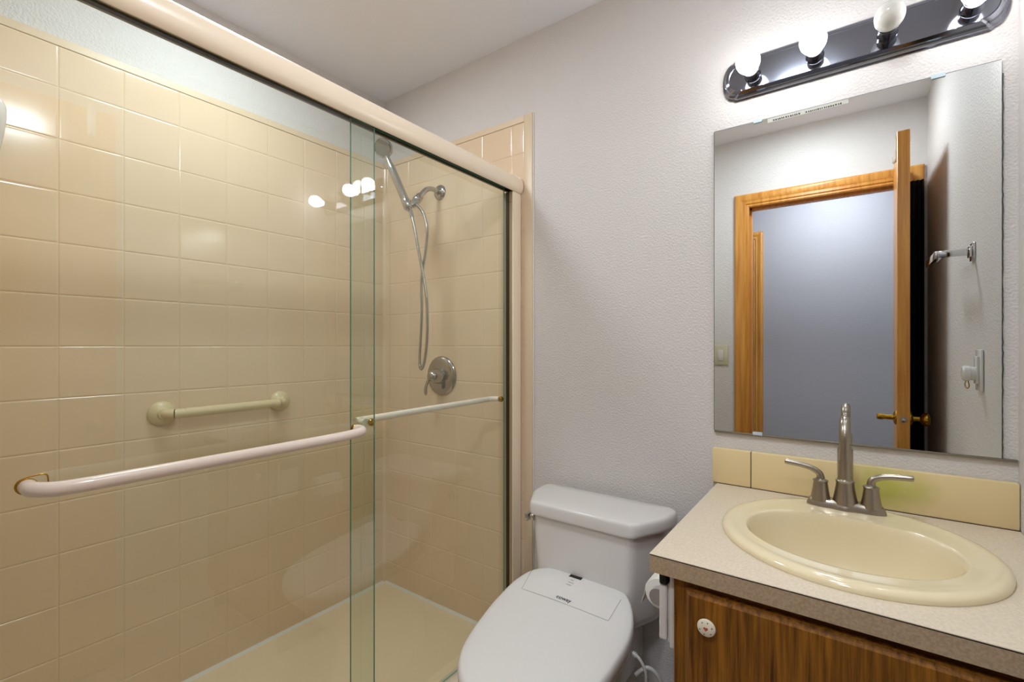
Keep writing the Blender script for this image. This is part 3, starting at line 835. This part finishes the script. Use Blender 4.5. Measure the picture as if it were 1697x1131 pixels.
# faucet
FX, FY, FZ = -.0085, -.113, CZ+.0140
fau = thing('faucet', 'brushed nickel two-handle bathroom faucet on the sink deck', 'faucet', (FX, FY, FZ))
def bone(s, z, dn=0):
    out = []
    for k in range(64):
        t_ = 2*PI*k/64
        x = .080*math.cos(t_); u = abs(math.cos(t_))
        hy = (.0215+.006*math.exp(-(x/.020)**2)+.002*math.exp(-((abs(x)-.05)/.015)**2))
        y = hy*(1 if math.sin(t_) > 0 else -1)*abs(math.sin(t_))**.55
        out.append((FX+x*s[0], FY+y*s[1], z))
    return out
bm = B(); loft(bm, [bone((1, 1), FZ), bone((1, 1), FZ+.003), bone((.955, .87), FZ+.012), bone((.92, .78), FZ+.0165), bone((.88, .66), FZ+.018)]); obj('base_plate', bm, M_nickel, fau, ang=50)
bm = B(); rstub(bm, (FX, FY, FZ+.012), (0, 0, 1), 0, 0, 32, [(.0265, 0), (.0258, .006), (.0225, .024), (.0195, .042), (.0190, .052), (.0198, .053), (.0198, .056), (.0176, .058), (.0163, .060), (.0160, .064), (.0160, .128), (.0155, .134), (.0130, .140), (.0105, .142)]); obj('spout_body', bm, M_nickel, fau)
bm = B()
zt = FZ+.150
pts = [(FX, FY, zt-.012), (FX, FY, zt+.036)]
for k in range(1, 13):
    a = PI*k/12*1.05; pts.append((FX, FY-.040+.040*math.cos(a), zt+.036+.040*math.sin(a)))
pts.append((FX, pts[-1][1], pts[-1][2]-.020)); pts.append((FX, pts[-1][1], pts[-1][2]-.022))
tube(bm, pts, .0112, 20)
bmesh.ops.translate(bm, verts=bm.verts, vec=(0, 0, -.0045))
obj('spout', bm, M_nickel, fau)
for sx in (-1, 1):
    hx = FX+sx*.0505
    bm = B(); rstub(bm, (hx, FY, FZ+.012), (0, 0, 1), 0, 0, 28, [(.0215, 0), (.0208, .006), (.0175, .026), (.0150, .046), (.0165, .047), (.0165, .0495), (.013, .051), (.009, .054)]); obj('handle_base', bm, M_nickel, fau)
    z0 = FZ+.060
    pp = [(hx, FY, z0), (hx, FY, z0+.010), (hx+sx*.004, FY, z0+.019), (hx+sx*.018, FY-.001, z0+.027), (hx+sx*.036, FY-.002, z0+.031), (hx+sx*.056, FY-.003, z0+.033), (hx+sx*.073, FY-.004, z0+.034), (hx+sx*.078, FY-.004, z0+.034)]
    if sx < 0: pp = [(x, y, z+max(0, (hx-x))*.06) for x, y, z in pp]
    c_ = crom(pp, 5); nn_ = len(c_)
    rad = [interp(i/(nn_-1), [0, .12, .3, .5, .85, .96, 1], [.0098, .0088, .0078, .0068, .0068, .0062, .003]) for i in range(nn_)]
    bm = B(); tube(bm, c_, rad, 16); obj('lever', bm, M_nickel, fau)

# ------------------------------------------------------------------ mirror
MX0, MX1, MZ0, MZ1 = -.333, .2805, .9665, 1.8735
mir = thing('wall_mirror', 'large frameless rectangular mirror over the sink', 'mirror', ((MX0+MX1)/2, 0, MZ0))
bm = B(); box(bm, MX0, MX1, -.0062, -.001, MZ0, MZ1, 0)
for f in bm.faces: f.material_index = 0 if f.normal.y < -.5 or f.calc_center_median().y < -.0061 else 1
obj('mirror_glass', bm, None, mir, mats=[M_mirror, M_mirroredge], ang=20)
bm = B(); box(bm, MX0-.0012, MX1, -.0056, -.0008, MZ1, MZ1+.0014); box(bm, MX0-.0014, MX0, -.0056, -.0008, MZ0, MZ1); obj('edge_line', bm, M_mirroredge, mir)
bm = B(); box(bm, MX0, XR-.002, -.0095, -.0005, MZ0-.006, MZ0-.0004, .0008, 1); obj('bottom_channel', bm, M_alu, mir)
bm = B()
pp = []
z = MZ0
while z < MZ1-.03:
    pp.append((MX1+.0012+random.uniform(-.0008, .0012), -.005, z)); z += .012
tube(bm, pp, .0013, 6); obj('caulk_line', bm, M_mirroredge, mir)
for x0, x1, z0, z1, m in ((-.226, -.204, MZ1-.005, MZ1+.004, M_clip), (.160, .186, MZ1-.006, MZ1+.004, M_clip), (-.228, -.203, MZ0-.003, MZ0+.006, M_clip)):
    bm = B(); box(bm, x0, x1, -.0095, -.0005, z0, z1, .0008, 1) if z0 > 1 and False else box(bm, x0, x1, -.0098, -.0064, z0, z1, .0006, 1); obj('mirror_clip', bm, m, mir)
bm = B(); box(bm, -.190, -.002, -.0066, -.00625, MZ1-.0125, MZ1-.001); stk = obj('sticker', bm, M_card, mir)
bm = B()
x = -.176
while x < -.020:
    wd = random.uniform(.0022, .0042)
    if not (-.112 < x < -.100):
        zz = MZ1-.0085+random.uniform(-.0003, .0003)
        box(bm, x, x+wd, -.0068, -.00665, zz-.0022, zz+(.0026 if x < -.11 else .0018))
    x += wd+random.uniform(.0012, .0028)
sub('barcode', bm, M_ink, stk)

# ------------------------------------------------------------------ vanity light
LZ = 2.008; LX0, LX1 = -.309, .297; LXc = (LX0+LX1)/2
lf = thing('vanity_light', 'dark chrome light bar with four sockets above the mirror', 'light fixture', (LXc, 0, LZ))
def plate(hx, hz, y, notch, n=40):
    """bar outline with bowed ends that stop at small square shoulders"""
    out = []
    xe = hx-.034
    for k in range(n+1):
        a = -PI/2+PI*k/n
        out.append((LXc+xe+notch+(hx-xe-notch)*math.cos(a), y, LZ+hz*.90*math.sin(a)))
    out.append((LXc+xe, y, LZ+hz)); 
    out.append((LXc-xe, y, LZ+hz))
    for k in range(n+1):
        a = PI/2+PI*k/n
        out.append((LXc-xe-notch+(hx-xe-notch)*math.cos(a), y, LZ+hz*.90*math.sin(a)))
    out.append((LXc-xe, y, LZ-hz)); out.append((LXc+xe, y, LZ-hz))
    return out
HX = (LX1-LX0)/2
bm = B()
loft(bm, [plate(HX, .060, -.0005, .007), plate(HX, .060, -.004, .007), plate(HX-.003, .057, -.006, .007), plate(HX-.004, .056, -.010, .006), plate(HX-.007, .053, -.013, .003), plate(HX-.008, .052, -.0135, .003), plate(HX-.011, .049, -.019, .003), plate(HX-.016, .044, -.0215, .002), plate(HX-.0185, .0415, -.0225, .002), plate(HX-.019, .041, -.0215, .002), plate(HX-.021, .039, -.0212, .002)])
obj('back_plate', bm, M_fixture, lf, ang=6)
BX = [-.226, -.0755, .077, .229]
for i, x in enumerate(BX):
    bm = B(); rstub(bm, (x, -.021, LZ-.004), (0, -1, 0), 0, 0, 32, [(.0215, 0), (.0205, .003), (.0198, .006), (.0198, .034), (.0204, .036), (.0196, .0365), (.0186, .036), (.0184, .012)])
    s = obj('socket', bm, M_fixture, lf)
    bm = B(); rstub(bm, (x, -.033, LZ-.004), (0, -1, 0), 0, 0, 28, [(.0183, 0), (.0183, .001), (.012, .0012)]); sub('socket_liner', bm, M_socket_in, s)
labels = ['lit light bulb at the left end of the vanity light bar', 'lit light bulb second from the left on the bar', 'unlit white light bulb, the only dark one on the bar', 'lit light bulb at the right end, cut by the photo edge']
for i, x in enumerate(BX):
    on = i != 2
    b = thing('light_bulb', labels[i], 'light bulb', (x, -.05, LZ-.004), 'bulbs on the vanity light bar')
    p0 = (x, -.040, LZ-.004)
    bm = B(); rstub(bm, p0, (0, -1, 0), 0, 0, 32, [(.0125, .010), (.0135, .016), (.016, .022), (.0215, .031), (.0265, .040), (.0295, .050), (.0305, .060), (.0295, .070), (.0260, .080), (.0195, .088), (.011, .0930), (.003, .0946)])
    obj('bulb_glass', bm, M_on if on else M_off, b, ang=80)
    bm = B(); rstub(bm, p0, (0, -1, 0), 0, 0, 24, [(.0115, -.0055), (.0125, .0), (.0125, .0098)]); obj('bulb_neck', bm, M_plast, b)

# ------------------------------------------------------------------ toilet paper and remote control on the cabinet side
hold = thing('paper_holder', 'chrome paper holder on the side of the vanity', 'paper holder', (VX0, -.40, .66))
rc = Vector((-.352, -.452, .652))
bm = B(); tube(bm, [(rc.x, -.470, rc.z+.0008), (rc.x, -.338, rc.z+.0008)], .0189, 20); obj('roller', bm, M_chrome, hold)
bm = B()
box(bm, rc.x-.008, VX0-.0005, -.336, -.330, rc.z-.012, rc.z+.012, .002, 1); obj('bracket_arm', bm, M_chrome, hold)
roll = thing('toilet_paper_roll', 'nearly used white toilet paper roll beside the vanity', 'toilet paper', rc)
bm = B()
seg = 40
def ringy(r, y): return [(rc.x+r*math.cos(2*PI*k/seg), y, rc.z+r*math.sin(2*PI*k/seg)) for k in range(seg)]
loft(bm, [ringy(.0195, -.452), ringy(.034, -.452), ringy(.0355, -.450), ringy(.0355, -.350), ringy(.034, -.348), ringy(.0195, -.348), ringy(.0195, -.452)], False, False)
bmesh.ops.remove_doubles(bm, verts=bm.verts, dist=1e-6)
obj('roll', bm, M_paper, roll)
bm = B()
fl = [(rc.x-.0365*math.cos(a)*1.0, rc.z+.0365*math.sin(a)) for a in (1.2, .9, .6, .3, .0)]+[(rc.x-.0385, rc.z-.012), (rc.x-.043, rc.z-.026), (rc.x-.046, rc.z-.036)]
fin = [(x+.0008, z-.0003) for x, z in fl]
loft(bm, [[(x, y, z) for x, z in fl+fin[::-1]] for y in (-.450, -.350)]); obj('loose_sheet', bm, M_paper, roll)

rem = thing('remote_control', 'white remote control with black top in a wall cradle', 'remote control', (-.318, -.53, .66))
bm = B(); box(bm, -.294, VX0-.0005, -.572, -.500, .612, .768, .005, 3); box(bm, -.299, -.2935, -.566, -.506, .620, .74, .003, 3); obj('cradle', bm, M_plast2, rem)
bm = B(); box(bm, -.3155, -.2995, -.570, -.502, .624, .735, .004, 3); obj('handset', bm, M_plast, rem)
bm = B(); box(bm, -.3155, -.2995, -.5705, -.5015, .7355, .764, .004, 3); obj('black_cap', bm, M_black, rem)

# ------------------------------------------------------------------ things seen only in the mirror
sw = thing('light_switch', 'ivory rocker light switch beside the door casing in the mirror', 'light switch', (-.629, YF, 1.166))
bm = B(); box(bm, -.672, -.588, YF+.0005, YF+.006, 1.106, 1.226, .003, 2); obj('plate', bm, M_switch, sw)
bm = B(); box(bm, -.6465, -.6135, YF+.006, YF+.0095, 1.132, 1.200, .002, 2); obj('rocker', bm, M_plast2, sw)
for z in (1.118, 1.214):
    bm = B(); rstub(bm, (-.63, YF+.006, z), (0, 1, 0), .003, .001, 10); obj('screw', bm, M_switch, sw)
tr = thing('towel_arm', 'short chrome open towel bar on the side wall in the mirror', 'towel bar', (XR, -.47, 1.51))
bm = B(); box(bm, XR-.006, XR-.0005, -.500, -.446, 1.483, 1.537, .002, 2); box(bm, XR-.013, XR-.006, -.490, -.456, 1.493, 1.527, .002, 1); obj('wall_mount', bm, M_chrome, tr)
bm = B(); box(bm, .226, XR-.013, -.481, -.465, 1.500, 1.520, .002, 2); obj('post', bm, M_chrome, tr)
bm = B(); box(bm, .219, .235, -.690, -.4815, 1.498, 1.522, .002, 2); obj('bar', bm, M_chrome, tr)
ou = thing('wall_outlet', 'white wall outlet with round plug on the side wall, seen in the mirror', 'outlet', (XR, -.375, 1.15))
bm = B(); box(bm, XR-.007, XR-.0005, -.415, -.340, 1.092, 1.212, .003, 2); box(bm, XR-.013, XR-.007, -.398, -.357, 1.112, 1.192, .002, 2); obj('plate', bm, M_plast, ou)
bm = B(); rstub(bm, (XR-.013, -.378, 1.142), (-1, 0, 0), 0, 0, 24, [(.019, 0), (.020, .004), (.020, .010), (.022, .012), (.022, .024), (.018, .028)]); obj('plug_adapter', bm, M_plast, ou)
bm = B(); tube(bm, crom([(XR-.03, -.386, 1.122), (XR-.032, -.392, 1.108), (XR-.028, -.388, 1.097), (XR-.025, -.378, 1.105), (XR-.028, -.374, 1.12)], 6), .0014, 8); obj('wire_loop', bm, M_brass, ou)

# ------------------------------------------------------------------ hallway fill light, added to brighten the doorway side
hl = thing('hall_fill_light', 'added round fill light on the hallway ceiling behind the camera', 'fill light', (-.1, -2.1, ZC))
bm = B(); rstub(bm, (-.1, -2.1, ZC-.001), (0, 0, -1), 0, 0, 32, [(.15, 0), (.15, .02), (.14, .024)]); obj('canopy', bm, M_nickel, hl)
bm = B(); rstub(bm, (-.1, -2.1, ZC-.026), (0, 0, -1), 0, 0, 32, [(.138, 0), (.13, .03), (.10, .055), (.05, .07), (.005, .074)]); obj('glow_bowl', bm, M_hallfill, hl)

# unseen fill lights added on the ceiling to brighten room and shower
def fill_disc(x, y, r_, label, m=None):
    bl = thing('ceiling_fill_light', label, 'fill light', (x, y, ZC))
    bm = B(); rstub(bm, (x, y, ZC-.0005), (0, 0, -1), 0, 0, 40, [(r_*1.05, 0), (r_*1.05, .012), (r_*1.02, .018)]); obj('canopy', bm, M_nickel, bl)
    bm = B(); rstub(bm, (x, y, ZC-.0185), (0, 0, -1), 0, 0, 40, [(r_, 0), (r_*.98, .002), (r_*.9, .005), (r_*.5, .0075), (.003, .008)]); obj('glow_disc', bm, m or M_bathfill, bl)
fill_disc(-.17, -1.06, .11, 'added round flat fill light on the bathroom ceiling near the doorway')
M_showfill = mat('shower_fill_glow', '#ffffff', .4, emis=('#e7f1fa', SHOWER_FILL))  # added fill glow over the shower
fill_disc(-1.40, -.85, .16, 'added round flat fill light on the ceiling above the shower pan', M_showfill)
